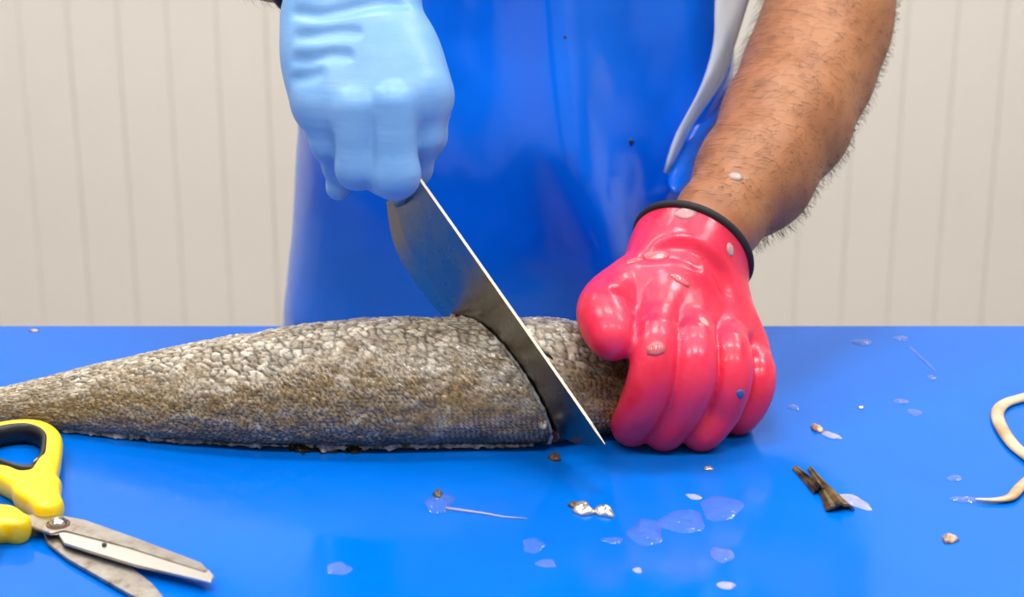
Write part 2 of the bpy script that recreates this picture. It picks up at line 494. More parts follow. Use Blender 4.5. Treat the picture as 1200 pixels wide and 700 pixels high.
# blade plane
B_ = P(653, 508, 1.160)
NB = np.array([.79, .50, .29]); NB /= np.linalg.norm(NB)
TIP = CAM+ray(709, 521)*(((B_-CAM)@NB)/(ray(709, 521)@NB))
def on_blade(px, py):
    d = ray(px, py); return CAM+d*(((TIP-CAM)@NB)/(d@NB))
def plane_cut(th, off):
    xs = np.linspace(-.12, .12, 481)
    out = np.zeros(len(th))
    for i, t_ in enumerate(th):
        q = fish_pt(xs, np.full(xs.shape, t_)); d = (q-TIP)@NB-off
        j = np.argmax(d > 0); out[i] = xs[j]
    return out
def build_fish_part(name, x0f, x1f, ns, nt, flip=False):
    th = np.linspace(0, 2*np.pi, nt, endpoint=False)
    x0, x1 = x0f(th), x1f(th)
    u = np.linspace(0, 1, ns)[:, None]
    X = x0[None, :]*(1-u)+x1[None, :]*u; TH = np.broadcast_to(th[None, :], X.shape)
    p = fish_pt(X, TH)
    e = 1e-4
    n = np.cross(fish_pt(X+e, TH)-p, fish_pt(X, TH+1e-3)-p); n /= np.linalg.norm(n, axis=-1, keepdims=True)+1e-12
    yc = cub(X, sx_, sy_)[..., None]; a_ = cub(X, sx_, sa_)
    cen = np.concatenate([X[..., None], yc, (TOP+a_)[..., None]], -1)
    n *= np.sign(np.sum(n*(p-cen), -1, keepdims=True))
    w = TH*.052                                     # girth coordinate in metres
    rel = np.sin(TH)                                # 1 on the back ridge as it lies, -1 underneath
    wx = X+.004*(fbm(X*90, w*90, 3)-.5); wy = w+.004*(fbm(X*90, w*90, 9)-.5)
    small = worley(wx/.0042+wy/.009, wy/.0030, .75, 1)
    big = worley(wx/.0068, wy/.0055, .95, 5)
    reg = worley(X/.0034+w/.006, w/.0026, .25, 11)
    e1 = np.clip((small[1]-small[0])*2.2, 0, 1); e2 = np.clip((big[1]-big[0])*2.4, 0, 1); e3 = np.clip((reg[1]-reg[0])*2.0, 0, 1)
    patch = fbm(X*38, w*60, 21); patch2 = fbm(X*110, w*130, 31)
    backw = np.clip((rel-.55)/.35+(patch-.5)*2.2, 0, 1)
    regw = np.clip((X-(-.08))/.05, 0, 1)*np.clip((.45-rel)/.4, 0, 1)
    edge = e1*(1-backw)+e2*backw; edge = edge*(1-regw)+e3*regw
    cell = small[2]*(1-backw)+big[2]*backw
    tailw = np.clip((X+.34)/.14, 0, 1)*.6+.4
    amp = (.00075+.0006*backw+.0006*(patch2-.5))*tailw
    disp = amp*(edge**.7-.6)+.0020*(fbm(X*70, w*90, 41)-.5)*tailw+.0010*(fbm(X*260, w*320, 51)-.5)
    q = p+n*disp[..., None]
    q[..., 2] = np.maximum(q[..., 2], TOP+.0004)
    # pigment, with undercut shade painted into the dark belly
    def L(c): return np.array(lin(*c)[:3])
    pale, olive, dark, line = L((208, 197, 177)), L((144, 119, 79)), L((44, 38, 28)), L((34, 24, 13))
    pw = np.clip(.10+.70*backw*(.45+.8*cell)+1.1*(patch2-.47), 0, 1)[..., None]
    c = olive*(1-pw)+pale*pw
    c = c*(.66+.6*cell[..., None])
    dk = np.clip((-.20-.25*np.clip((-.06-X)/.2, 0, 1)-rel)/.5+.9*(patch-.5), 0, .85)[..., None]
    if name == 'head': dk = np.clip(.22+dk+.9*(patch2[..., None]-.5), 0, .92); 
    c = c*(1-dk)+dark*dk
    ew = (1-np.clip(edge*1.5, 0, 1))[..., None]*np.clip(.72+.5*fbm(X*60, w*60, 61)[..., None], 0, 1)
    c = c*(1-ew)+line*ew  # dark scale outlines, deepened to paint in shade between the scales
    idx = np.arange(ns*nt).reshape(ns, nt)
    a, b = idx[:-1, :], idx[1:, :]
    f = np.stack([a, np.roll(a, -1, 1), np.roll(b, -1, 1), b], -1).reshape(-1, 4)
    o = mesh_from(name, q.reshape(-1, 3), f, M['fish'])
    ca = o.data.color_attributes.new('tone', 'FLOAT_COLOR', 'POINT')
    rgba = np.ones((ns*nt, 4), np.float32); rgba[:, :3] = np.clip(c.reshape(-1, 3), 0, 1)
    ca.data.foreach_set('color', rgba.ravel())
    bm = bmesh.new(); bm.from_mesh(o.data); bmesh.ops.recalc_face_normals(bm, faces=bm.faces); bm.to_mesh(o.data); bm.free()
    return o, q
fish = empty('fish', (-.1, FISH_Y, TOP), 'long grey brown scaly fish lying on the blue table, being cut through behind its head', 'fish')
x_tail = sx_[1]; x_snout = sx_[-1]-.001
body, qb = build_fish_part('body', lambda t: np.full(t.shape, x_tail), lambda t: plane_cut(t, -.0018), 760, 230)
head, qh = build_fish_part('head', lambda t: plane_cut(t, .0022), lambda t: np.full(t.shape, x_snout), 220, 200)
adopt(body, fish); adopt(head, fish)
def cap(ringpts, nrm, name):
    c = ringpts.mean(0); vs = [c+nrm*.002]; fs = []
    n = len(ringpts)
    for k in range(n): vs.append(c+(ringpts[k]-c)*.5+nrm*(.0015*random.random()))
    for k in range(n): vs.append(ringpts[k])
    for k in range(n):
        l = (k+1) % n
        fs.append((0, 1+k, 1+l)); fs.append((1+k, 1+n+k, 1+n+l, 1+l))
    return adopt(mesh_from(name, vs, fs, M['flesh']), fish)
cap(qb[-1], NB, 'cut_face'); cap(qh[0], -NB, 'cut_face')
cap(qh[-1], np.array([1., 0, 0]), 'mouth_tip')
# raised pale lip of skin round the cut of the body
lip = [q+(-NB)*.0006+np.array([0, 0, .0004]) for q in qb[-2][20:205:2]]
lp = tube('cut_lip', lip, [.0009*(1+.8*random.random()) for _ in lip], M['flap'], 6, parent=fish)
# tail fin (beyond the left of the frame) built as a fan of rays
tf_c = np.array([x_tail+.004, 1.215, TOP+.009])
vs, fs = [], []
for k in range(15):
    an = -0.55+1.1*k/14
    L_ = .075*(1+.25*abs(an))
    for (r, th_) in ((.0, .004), (.5, .002), (1.0, .0007)):
        for sg in (-1, 1):
            vs.append(tf_c+np.array([-math.cos(an)*L_*r, math.sin(an)*L_*r*1.1+.004*(k-7)/7*(1-r), -.004*r+sg*th_]))
for k in range(14):
    for r in range(2):
        a = k*6+r*2; b = a+6
        fs += [(a, a+2, b+2, b), (a+1, b+1, b+3, a+3)]
    fs.append((k*6+4, k*6+5, (k+1)*6+5, (k+1)*6+4))
adopt(mesh_from('tail_fin', vs, fs, M['fin']), fish)
# ragged pale flap of belly skin along the lower front edge, and a dark wet fin below it
def ragged(name, pxs, y_of, z0, reach, mt, seed, thick=.0008):
    vs, fs = [], []; r = random.Random(seed); n = len(pxs)
    for k, px in enumerate(pxs):
        b = PZ(px, y_of(px), z0)
        d = reach*(.35+.9*r.random())*math.sin(math.pi*min(1, max(.02, (k+.5)/n)))**.4
        for (dy, dz) in ((.006, .0028), (0, .001), (-d, -.0016-.3*d)):
            p = b+np.array([0, dy, dz]); p[2] = max(p[2], TOP+thick+.0003); vs.append(p); vs.append(p-np.array([0, 0, thick]))
    for k in range(n-1):
        a = k*6; b = a+6
        for j in (0, 2):
            fs += [(a+j, a+j+2, b+j+2, b+j), (a+j+1, b+j+1, b+j+3, a+j+3)]
        fs.append((a+4, a+5, b+5, b+4))
    return adopt(mesh_from(name, vs, fs, mt, smooth=False), fish)
_bb = body.data; _fv = [v_.co.copy() for v_ in _bb.vertices]
bvf = BVHTree.FromPolygons(_fv, [tuple(p_.vertices) for p_ in _bb.polygons])
def fish_low(px):                       # lowest visible point of the flank above this stretch of board
    for py in np.arange(545, 470, -.7):
        h_ = bvf.ray_cast(Vector(CAM), Vector(ray(px, py)).normalized())
        if h_[0] is not None: return np.array(h_[0])
    return PZ(px, 510, TOP+.008)
LOWS = [fish_low(px) for px in np.arange(42, 626, 3.6)]
vs, fs = [], []; r_ = random.Random(3)
for k, b in enumerate(LOWS):
    d = .0008+.0026*r_.random()**2+.003*(r_.random() > .95); fd = math.sin(math.pi*(k+.5)/len(LOWS))**.3
    for (dy, dz) in ((.004, .0036), (-.0012, .0016), (-.0016, -d*fd)):
        p = b+np.array([0, dy, dz]); p[2] = max(p[2], TOP+.001); vs.append(p); vs.append(p+np.array([0, .0006, -.0004]))
for k in range(len(LOWS)-1):
    a = k*6; b = a+6
    for j in (0, 2): fs += [(a+j, a+j+2, b+j+2, b+j), (a+j+1, b+j+1, b+j+3, a+j+3)]
    fs.append((a+4, a+5, b+5, b+4))
adopt(mesh_from('belly_flap', vs, fs, M['flap'], smooth=False), fish)
ragged('belly_fin', list(np.arange(338, 442, 3.0)), lambda p: 524+1.5*math.sin(p*.2), TOP+.0025, .006, M['fin'], 8)
ragged('belly_fin', list(np.arange(452, 560, 5.0)), lambda p: 523, TOP+.0022, .0015, M['fin'], 12)
# small pale scrap of skin hanging at the bottom of the cut
# ------------------------------------------------------------------ the knife
knife = empty('kitchen_knife', TIP, 'broad steel kitchen knife slicing down through the fish, gripped by the blue glove', 'knife')
S0 = on_blade(487, 203)
spine_px = [(487, 203), (542, 281), (598, 361), (654, 441), (690, 493), (709, 521)]
edge_px = [(453, 237), (463, 290), (494, 342), (545, 398), (628, 486), (672, 519), (709, 522)]
def resample(px, n):
    q = smooth_path([np.array(p, float) for p in px], 20); q = np.array(q)
    s = np.r_[0, np.cumsum(np.linalg.norm(np.diff(q, axis=0), axis=1))]; u = np.linspace(0, s[-1], n)
    return [(np.interp(t, s, q[:, 0]), np.interp(t, s, q[:, 1])) for t in u]
NS = 40
sp_ = [on_blade(*p) for p in resample(spine_px, NS)]; ed_ = [on_blade(*p) for p in resample(edge_px, NS)]
vs, fs = [], []
for k in range(NS):
    w = 1.0 if k < NS-3 else (NS-1-k)/3.0
    for sg in (-1, 1):
        vs += [sp_[k]+NB*sg*.0009*w, sp_[k]*.25+ed_[k]*.75+NB*sg*.0007*w, ed_[k]+NB*sg*.0001]
for k in range(NS-1):
    a, b = k*6, k*6+6
    fs += [(a, a+1, b+1, b), (a+1, a+2, b+2, b+1), (a+3, b+3, b+4, a+4), (a+4, b+4, b+5, a+5), (a+2, a+5, b+5, b+2)]
fs.append((0, 3, 4, 5, 2, 1))
adopt(mesh_from('blade', vs, fs, M['blade'], smooth=False), knife)
vs, fs = [], []                       # the bright flat back of the blade, a strip closing the top
for k in range(NS):
    w = 1.0 if k < NS-3 else (NS-k)/3.5
    o_ = (sp_[k]-ed_[k]); o_ = o_/(np.linalg.norm(o_)+1e-9) if k < NS-3 else o_/(np.linalg.norm(o_)+1e-9)*.3
    for (s, t_) in ((-1, 0), (-1, .9), (1, .9), (1, 0)):
        vs.append(sp_[k]+NB*s*.0009*w+o_*.0006*t_)
for k in range(NS-1):
    for j in range(3):
        a = k*4+j; fs.append((a, a+1, a+5, a+4))
adopt(mesh_from('spine', vs, fs, M['edge'], smooth=False), knife)
AXK = (S0-TIP)/np.linalg.norm(S0-TIP)
HK = [(on_blade(487, 203)+on_blade(454, 237))/2+AXK*t_+NB*.0 for t_ in np.linspace(-.004, .118, 14)]
tube('handle', HK, [.010, .0125, .013, .013, .0125, .012, .012, .012, .0125, .013, .0135, .014, .014, .009], M['handle'], 14, parent=knife)
tube('bolster', [HK[0]-AXK*.004, HK[0]+AXK*.004], [.0105, .0115], M['edge'], 14, parent=knife)

# ------------------------------------------------------------------ the person
V = V3 = lambda *a: np.array(a, float)
# pink gloved hand (the person's left), dimensions of the glove
T_ = lambda px, py, r: PZ(px, py, TOP+r)
PK_WR = P(842, 262, 1.285)
AX_L = (P(972, 6, 1.49)-P(836, 268, 1.288)); AX_L /= np.linalg.norm(AX_L)
CU_O = P(812, 292, 1.268)                             # where the cuff sits
CU_T = AX_L*.001                                      # its open end
def bend(pts, rs, n=4):
    q = smooth_path(pts, n); u = np.linspace(0, len(pts)-1, len(q))
    return q, list(np.interp(u, np.arange(len(rs)), rs))
pk_f = {
 'index':  ([P(776, 352, 1.226), P(769, 396, 1.172), P(765, 440, 1.156), P(752, 478, 1.160), PZ(741, 499, TOP+.0135), PZ(748, 494, TOP+.013)+V3(0, .012, 0)], [.0120, .0140, .0146, .0142, .0132, .012]),
 'middle': ([P(813, 360, 1.230), P(814, 400, 1.174), P(813, 443, 1.157), P(799, 480, 1.161), PZ(778, 505, TOP+.0128), PZ(784, 499, TOP+.013)+V3(0, .012, 0)], [.0118, .0132, .0136, .0134, .0126, .012]),
 'ring':   ([P(848, 376, 1.240), P(856, 410, 1.184), P(856, 448, 1.168), P(843, 482, 1.170), PZ(822, 506, TOP+.0122), PZ(826, 500, TOP+.012)+V3(0, .012, 0)], [.0114, .0124, .0128, .0126, .0122, .012]),
 'pinky':  ([P(875, 398, 1.252), P(886, 428, 1.206), P(886, 452, 1.194), P(877, 475, 1.192), PZ(864, 489, TOP+.0114), PZ(866, 484, TOP+.011)+V3(0, .010, 0)], [.0108, .0112, .0114, .0112, .0110, .011]),
}
pk_f = {k_: bend(*v_) for k_, v_ in pk_f.items()}
pk_thumb = bend([P(790, 312, 1.250), P(728, 344, 1.222), P(708, 366, 1.192), P(719, 396, 1.168)], [.023, .0166, .0152, .0140])
pk_palm = [
 (P(806, 296, 1.268), P(776, 350, 1.219), .0270, .0150), (P(808, 298, 1.268), P(812, 360, 1.223), .0280, .0155),
 (P(808, 302, 1.268), P(845, 374, 1.233), .0260, .0150), (P(800, 305, 1.268), P(865, 392, 1.246), .0220, .0130),
 (P(776, 350, 1.221), P(845, 372, 1.235), .0150, .0150), (P(782, 326, 1.244), P(816, 345, 1.246), .0230, .0215),
 (P(774, 376, 1.198), P(866, 402, 1.224), .0125, .0120), (P(796, 306, 1.264), P(808, 310, 1.268), .0290, .0290)]
pk_cuff = [(CU_O-AX_L*.018, CU_O+AX_L*.030, .0360, .0500)]
pink_groups = [Grp(pk_palm, .022, 'add', .012)]
pink_groups.append(Grp(sum([chain(*pk_f[k_]).segs for k_ in ('index', 'middle', 'ring', 'pinky')], []), .0034, 'add', .010))
pink_groups.append(chain(*pk_thumb, k=.008, kk=.006))
pink_groups.append(Grp(pk_cuff, .01, 'add', .006))
def surface_lines(groups, lines):      # creases that follow the glove's own surface
    v_, q_ = field_mesh(groups, .003)
    tr = BVHTree.FromPolygons([Vector(p) for p in v_], [tuple(map(int, f)) for f in q_]); out = []
    for pts, r, soft in lines:
        q = []
        for a_, b_ in pts:
            h_ = tr.ray_cast(Vector(CAM), Vector(ray(a_, b_)).normalized())
            if h_[0] is not None: q.append(np.array(h_[0]))
        if len(q) > 2:
            out.append(chain(smooth_path(q, 4), list(r*np.sin(np.linspace(.25, 2.95, 4*(len(q)-1)+1))+.0002), .001, 'sub', soft))
    return out
pink_body = list(pink_groups[:3])
pink_groups += surface_lines(pink_groups, [
    ([(772, 292), (790, 289), (812, 293), (832, 306), (845, 322), (851, 340)], .0030, .010),
    ([(756, 302), (778, 298), (800, 301), (818, 310)], .0008, .008),
    ([(722, 340), (738, 352), (744, 372), (744, 392)], .0012, .006)])
# ---- blue gloved hand (the person's right)
BL_WR = P(404, -14, 1.298)
bl_f = {
 'index':  ([P(498, 114, 1.215), P(496, 160, 1.212), P(486, 198, 1.222), P(478, 196, 1.245)], [.0125, .0118, .0105, .009]),
 'middle': ([P(460, 124, 1.198), P(463, 205, 1.190), P(452, 206, 1.222), P(448, 180, 1.248)], [.0140, .0150, .0125, .010]),
 'ring':   ([P(416, 128, 1.200), P(420, 196, 1.196), P(418, 200, 1.226), P(425, 172, 1.250)], [.0138, .0136, .0118, .010]),
 'pinky':  ([P(375, 122, 1.214), P(386, 168, 1.214), P(399, 196, 1.232), P(412, 172, 1.252)], [.0125, .0112, .0105, .009]),
}
bl_thumb = ([P(470, 50, 1.275), P(502, 122, 1.252), P(500, 160, 1.250), P(486, 192, 1.250)], [.019, .0145, .0125, .011])
bl_palm = [
 (P(436, 20, 1.272), P(494, 112, 1.222), .029, .0165), (P(412, 22, 1.270), P(460, 124, 1.213), .029, .0190),
 (P(398, 22, 1.272), P(416, 128, 1.214), .029, .0190), (P(385, 26, 1.275), P(375, 122, 1.226), .027, .0165),
 (P(400, 118, 1.226), P(482, 112, 1.226), .020, .020), (P(390, 70, 1.250), P(460, 66, 1.250), .026, .026)]
AX_R = (P(180, -150, 1.50)-BL_WR); AX_R /= np.linalg.norm(AX_R)
bl_cuff = [(P(420, 12, 1.275), BL_WR+AX_R*.030, .034, .0335), (P(440, -20, 1.285), BL_WR+AX_R*.02, .030, .030)]
blue_groups = [Grp(bl_palm, .024, 'add', .014)]
for k_ in ('index', 'middle', 'ring', 'pinky'):
    blue_groups.append(chain(*bl_f[k_], k=.006, kk=.005))
blue_groups.append(chain(*bl_thumb, k=.006, kk=.006))
blue_groups.append(chain([P(408, 192, 1.240), P(399, 212, 1.236), P(396, 221, 1.234)], [.009, .0085, .0078], k=.004, kk=.003))
blue_groups.append(Grp(bl_cuff, .012, 'add', .012))
def wrinkle(px, r, dy=-.004):
    q = [P(a, b, c+dy) for a, b, c in px]
    return chain(q, list(r*np.sin(np.linspace(.3, 2.9, len(q)))+.0003), .001, 'sub', .006)
def shrink(groups, d):
    out = []
    for g in groups:
        if g.op == 'add': out.append(Grp([(s[0], s[1], s[2]-d, s[3]-d) for s in g.segs], g.k, 'add', g.kk))
    return out
# ---- body
EL_L, SH_L = V(.262, 1.515, 1.175), V(.195, 1.60, 1.40)
EL_R, SH_R = V(-.275, 1.505, 1.225), V(-.195, 1.60, 1.40)
arm_L = chain([P(818, 284, 1.280), P(838, 262, 1.293), P(884, 205, 1.345), P(922, 140, 1.395), P(948, 82, 1.44), P(968, 30, 1.475), EL_L, EL_L*.45+SH_L*.55, SH_L],
              [.0150, .0270, .0385, .0440, .0455, .0455, .044, .047, .056], k=.02, kk=.02)
def along(a, b, t): return a*(1-t)+b*t
arm_R = chain([BL_WR, along(BL_WR, EL_R, .35), along(BL_WR, EL_R, .7), EL_R, along(EL_R, SH_R, .55), SH_R],
              [.0285, .034, .041, .043, .047, .056], k=.02, kk=.02)
torso = [Grp([('e', V(0, 1.615, 1.27), V(.185, .108, .21)), ('e', V(0, 1.612, 1.06), V(.158, .104, .2)), ('e', V(0, 1.62, .93), V(.165, .11, .14))], .06, 'add', .03),
         Grp([(SH_L, V(.05, 1.625, 1.47), .055, .05), (SH_R, V(-.05, 1.625, 1.47), .055, .05), (V(0, 1.63, 1.44), V(0, 1.60, 1.53), .056, .054)], .03, 'add', .04)]
legs = [Grp([(V(s*.085, 1.62, .90), V(s*.095, 1.60, .50), .088, .056), (V(s*.095, 1.60, .50), V(s*.10, 1.63, .09), .056, .040)], .02, 'add', .03) for s in (-1, 1)]
feet = [Grp([(V(s*.10, 1.635, .055), V(s*.115, 1.47, .040), .040, .034)], .02, 'add', .02) for s in (-1, 1)]
HC = V(0, 1.565, 1.635)
headg = [Grp([('e', HC+V(0, .012, .025), V(.074, .092, .095)), ('e', HC+V(0, -.018, -.045), V(.055, .066, .066))], .03, 'add', .02),
         Grp([(HC+V(0, -.085, .012), HC+V(0, -.104, -.020), .007, .012)], .005, 'add', .010),
         Grp([(HC+V(-.018, -.080, -.052), HC+V(.018, -.080, -.052), .006, .006)], .005, 'add', .006),
         Grp([(HC+V(-.014, -.093, -.052), HC+V(.014, -.093, -.052), .0022, .0022)], .003, 'sub', .003)]
for s in (-1, 1):
    headg.append(Grp([('e', HC+V(s*.079, .010, -.005), V(.009, .020, .031))], .004, 'add', .006))
    headg.append(Grp([('e', HC+V(s*.031, -.094, .016), V(.015, .012, .010))], .004, 'sub', .008))
person = empty('person', (0, 1.62, 0), 'person in a glossy blue apron cutting the fish with two gloved hands', 'person')
bodyg = torso+legs+feet+headg+[arm_L, arm_R]+shrink(pink_body, .0065)+shrink(blue_groups[:6], .003)
bv, bq = field_mesh(bodyg, .0038)
body_o = adopt(mesh_from('body', bv, bq, M['skin']), person)
for s in (-1, 1):
    bm = bmesh.new(); bmesh.ops.create_uvsphere(bm, u_segments=16, v_segments=10, radius=.0115)
    for v_ in bm.verts: v_.co += Vector(HC+V(s*.031, -.083, .016))
    adopt(from_bm('eye', bm, M['eye'], smooth=True), person)
hv, hq = field_mesh([Grp([('e', HC+V(0, .022, .034), V(.080, .092, .094))], .02)], .004, 0, [(HC+V(0, -.03, .02), V(0, -.75, -.66)/1.0)])
adopt(mesh_from('hair', hv, hq, M['hair']), person)
sv, sq = field_mesh(torso[:1]+[Grp([(SH_L, V(.05, 1.625, 1.46), .056, .05), (SH_R, V(-.05, 1.625, 1.46), .056, .05), (SH_L, along(SH_L, EL_L, .5), .058, .054), (SH_R, along(SH_R, EL_R, .5), .058, .054)], .03, 'add', .03)],
                    .0055, .007, [(V(0, 0, .84), V(0, 0, -1)), (V(0, 1.6, 1.49), V(0, 0, 1))])
adopt(mesh_from('shirt', sv, sq, M['shirt']), person)
tv, tq = field_mesh(legs+torso[:1], .007, .010, [(V(0, 0, .92), V(0, 0, 1)), (V(0, 0, .12), V(0, 0, -1))])
adopt(mesh_from('trousers', tv, tq, M['trouser']), person)
for s, f_ in zip((-1, 1), feet):
    fv, fq = field_mesh([f_, Grp([(V(s*.10, 1.63, .06), V(s*.10, 1.63, .26), .052, .058)], .02, 'add', .03)], .006, .005, [(V(0, 0, .001), V(0, 0, -1))])
    adopt(mesh_from('boot', fv, fq, M['boot']), person)
# gloves
def on_board(v_):
    v_ = v_.copy(); v_[:, 2] = np.where(v_[:, 1] < TB_Y1, np.maximum(v_[:, 2], TOP+.0006), v_[:, 2]); return v_
gv, gq = field_mesh(pink_groups, .0012, 0, [(CU_O+CU_T, AX_L)])
gv = on_board(gv)
pink = adopt(mesh_from('glove', gv, gq, M['pink']), person)
pink['label'] = 'wet pink rubber glove with a black bound cuff, pressing on the fish head'
blue_groups += surface_lines(blue_groups, [
    ([(346, 14), (372, 17), (402, 12), (440, 4), (470, 4)], .0008, .009), ([(350, 42), (372, 40), (398, 37), (418, 38)], .0008, .009),
    ([(347, 70), (362, 70), (388, 64), (406, 65)], .0006, .009), ([(345, 92), (358, 90), (372, 86)], .0006, .009)])
cv, cq = field_mesh(blue_groups, .0013, 0, [(BL_WR+AX_R*.016, AX_R)])
blue = adopt(mesh_from('glove', cv, cq, M['nitrile']), person)
blue['label'] = 'pale blue disposable glove gripping the knife'
# black binding round the pink cuff, traced round the cut
def ring_on(groups, o, ax, rmax=.09, n=72):
    u = np.cross(ax, [0, 0, 1.]); u /= np.linalg.norm(u); w = np.cross(ax, u)
    out = []
    rs = np.linspace(.01, rmax, 400)
    for k in range(n):
        an = 2*math.pi*k/n; d = math.cos(an)*u+math.sin(an)*w
        q = o+rs[:, None]*d
        f = None
        for g in groups:
            if g.op == 'add':
                e = g.d(q[:, 0], q[:, 1], q[:, 2]); f = e if f is None else smin(f, e, g.kk)
        j = np.argmax(f > 0); out.append(o+rs[j]*d)
    return out
rg = ring_on([Grp(pk_cuff, .01)], CU_O+CU_T-AX_L*.0012, AX_L)
tr_o = tube('cuff_binding', rg, .0028, M['trim'], 8, closed=True)
tr_o.parent = pink; tr_o.matrix_parent_inverse = Matrix.Identity(4)
bpy.context.view_layer.update()
rb = ring_on([arm_R], BL_WR+AX_R*.040, AX_R)
tube('wristband', rb, .0042, M['band'], 8, closed=True, parent=person)
# forearm hair: thousands of fine strands rooted on the skin
me = body_o.data
no = np.zeros(len(me.vertices)*3, np.float32); me.vertices.foreach_get('normal', no); no = no.reshape(-1, 3)
def hairs(name, pA, pB, n, rad, seed):
    r = np.random.default_rng(seed)
    ax = pB-pA; L = np.linalg.norm(ax); ax = ax/L
    t = (bv-pA)@ax; dist = np.linalg.norm(bv-pA-t[:, None]*ax, axis=1)
    ids = np.where((t > 0) & (t < L) & (dist < rad))[0]
    pick = r.choice(ids, n)
    base = bv[pick]+r.normal(0, .0009, (n, 3)); N = no[pick]
    side = np.cross(N, ax); side /= np.linalg.norm(side, axis=1, keepdims=True)+1e-9
    d0 = -ax*(.55+.3*r.random((n, 1)))+side*(.75+.5*r.normal(size=(n, 1)))*.9
    d0 /= np.linalg.norm(d0, axis=1, keepdims=True)
    ln = (.006+.009*r.random((n, 1)))
    p0 = base; p1 = base+d0*ln*.5+N*ln*.28; p2 = p1+(d0*.9+side*r.normal(0, .35, (n, 1)))*ln*.5+N*ln*.06
    vs = []; fs = []
    hw = .00011
    s1 = np.cross(d0, N); s1 /= np.linalg.norm(s1, axis=1, keepdims=True)+1e-9
    VV = np.stack([p0+s1*hw, p0-s1*.5*hw+N*hw, p0-s1*hw, p1+s1*hw*.8, p1+N*hw*.8, p1-s1*hw*.8, p2], 1).reshape(-1, 3)
    b = (np.arange(n)*7)[:, None]
    tr = np.array([[0, 1, 4], [0, 4, 3], [1, 2, 5], [1, 5, 4], [2, 0, 3], [2, 3, 5], [3, 4, 6], [4, 5, 6], [5, 3, 6]])
    FF = (b[:, None, :]+tr[None, :, :].reshape(1, -1, 3)).reshape(-1, 3)
    o = adopt(mesh_from(name, VV, FF, M['hair']), person); o['kind'] = 'stuff'
    return o
hairs('arm_hair', P(836, 262, 1.29), EL_L, 5200, .075, 5)
hairs('arm_hair', BL_WR+AX_R*.02, EL_R, 1800, .075, 6)

# ---- apron: glossy vinyl sheet wrapped round the front of the torso
def fold(x, z, pts, amp, wid, sharp=False):
    pts = [P(px, py, 1.48) for px, py in pts]
    zs = np.array([p[2] for p in pts])[::-1]; xs = np.array([p[0] for p in pts])[::-1]
    xc = np.interp(z, zs, xs); d = (x-xc)/wid
    fade = np.clip((z-zs[0])/.05+1, 0, 1)*np.clip((zs[-1]-z)/.05+1, 0, 1)
    return amp*fade*(np.exp(-np.abs(d)**1.15*1.2) if sharp else np.exp(-d*d))
nz, nf = 190, 230
Zg = np.linspace(.32, 1.36, nz)[:, None]; ph = np.radians(np.linspace(-118, 112, nf))[None, :]
wz = np.interp(Zg, [.32, .86, 1.03, 1.13, 1.25, 1.36], [.235, .193, .174, .164, .178, .165])
dz = np.interp(Zg, [.32, .9, 1.1, 1.36], [.16, .140, .128, .122])
xx = wz*np.sign(np.sin(ph))*np.abs(np.sin(ph))**np.interp(Zg, [.95, 1.1], [.95, .75]) + np.where(np.sin(ph) > 0, .004, 0)
yy = 1.60-dz*np.sign(np.cos(ph))*np.abs(np.cos(ph))**np.interp(Zg, [.95, 1.1], [.88, .72])
Zf = np.broadcast_to(Zg, xx.shape)
dsp = (fold(xx, Zf, [(640, -120), (648, 40), (662, 160), (700, 280), (716, 400)], .030, .026)
       + fold(xx, Zf, [(770, -60), (762, 120), (775, 250), (800, 390)], -.022, .036)
       + fold(xx, Zf, [(882, -90), (864, 0), (846, 95), (806, 170), (778, 230)], .016, .020, True)
       + fold(xx, Zf, [(396, 120), (372, 260), (352, 400)], .009, .020)
       + fold(xx, Zf, [(520, 40), (500, 200), (470, 390)], -.007, .045)
       + fold(xx, Zf, [(560, -60), (575, 120), (600, 300), (600, 400)], -.004, .03)
       + .024*np.exp(-((Zf-1.015)/.085)**2)*np.exp(-(xx/.16)**4)
       + .010*(fbm(xx*9+5, Zf*5, 71)-.5)+.004*(fbm(xx*26, Zf*18, 77)-.5))
nx_ = np.sin(ph)*np.ones_like(xx); ny_ = -np.cos(ph)*np.ones_like(xx)
av = np.stack([xx+dsp*nx_*.6, yy+dsp*ny_, Zf], -1)
av[..., 1] = np.where(Zf < .93, np.maximum(av[..., 1], TB_Y1+.012), av[..., 1])
idx = np.arange(nz*nf).reshape(nz, nf)
af = np.stack([idx[:-1, :-1], idx[:-1, 1:], idx[1:, 1:], idx[1:, :-1]], -1).reshape(-1, 4)
apron = adopt(mesh_from('apron', av.reshape(-1, 3), af, M['apron']), person)
apron['label'] = 'glossy blue vinyl apron'
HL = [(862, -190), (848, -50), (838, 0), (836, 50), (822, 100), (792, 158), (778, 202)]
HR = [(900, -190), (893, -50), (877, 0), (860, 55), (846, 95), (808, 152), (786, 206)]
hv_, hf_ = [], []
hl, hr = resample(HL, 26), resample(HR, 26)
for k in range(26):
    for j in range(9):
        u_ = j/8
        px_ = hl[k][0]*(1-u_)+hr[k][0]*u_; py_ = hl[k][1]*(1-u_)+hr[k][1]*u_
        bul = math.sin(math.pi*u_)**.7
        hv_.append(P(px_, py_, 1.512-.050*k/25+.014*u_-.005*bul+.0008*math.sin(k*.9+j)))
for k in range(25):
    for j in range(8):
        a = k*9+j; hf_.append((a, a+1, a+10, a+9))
hem = mesh_from('pale_hem', hv_, hf_, M['pale_edge']); hem.parent = apron; hem.matrix_parent_inverse = Matrix.Identity(4)
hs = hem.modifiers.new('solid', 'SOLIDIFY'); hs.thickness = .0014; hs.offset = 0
FLp, FRp = resample([(847, 90), (808, 150), (784, 204), (786, 224)], 20), resample([(852, 90), (862, 130), (850, 190), (812, 240)], 20)
fv_, ff_ = [], []
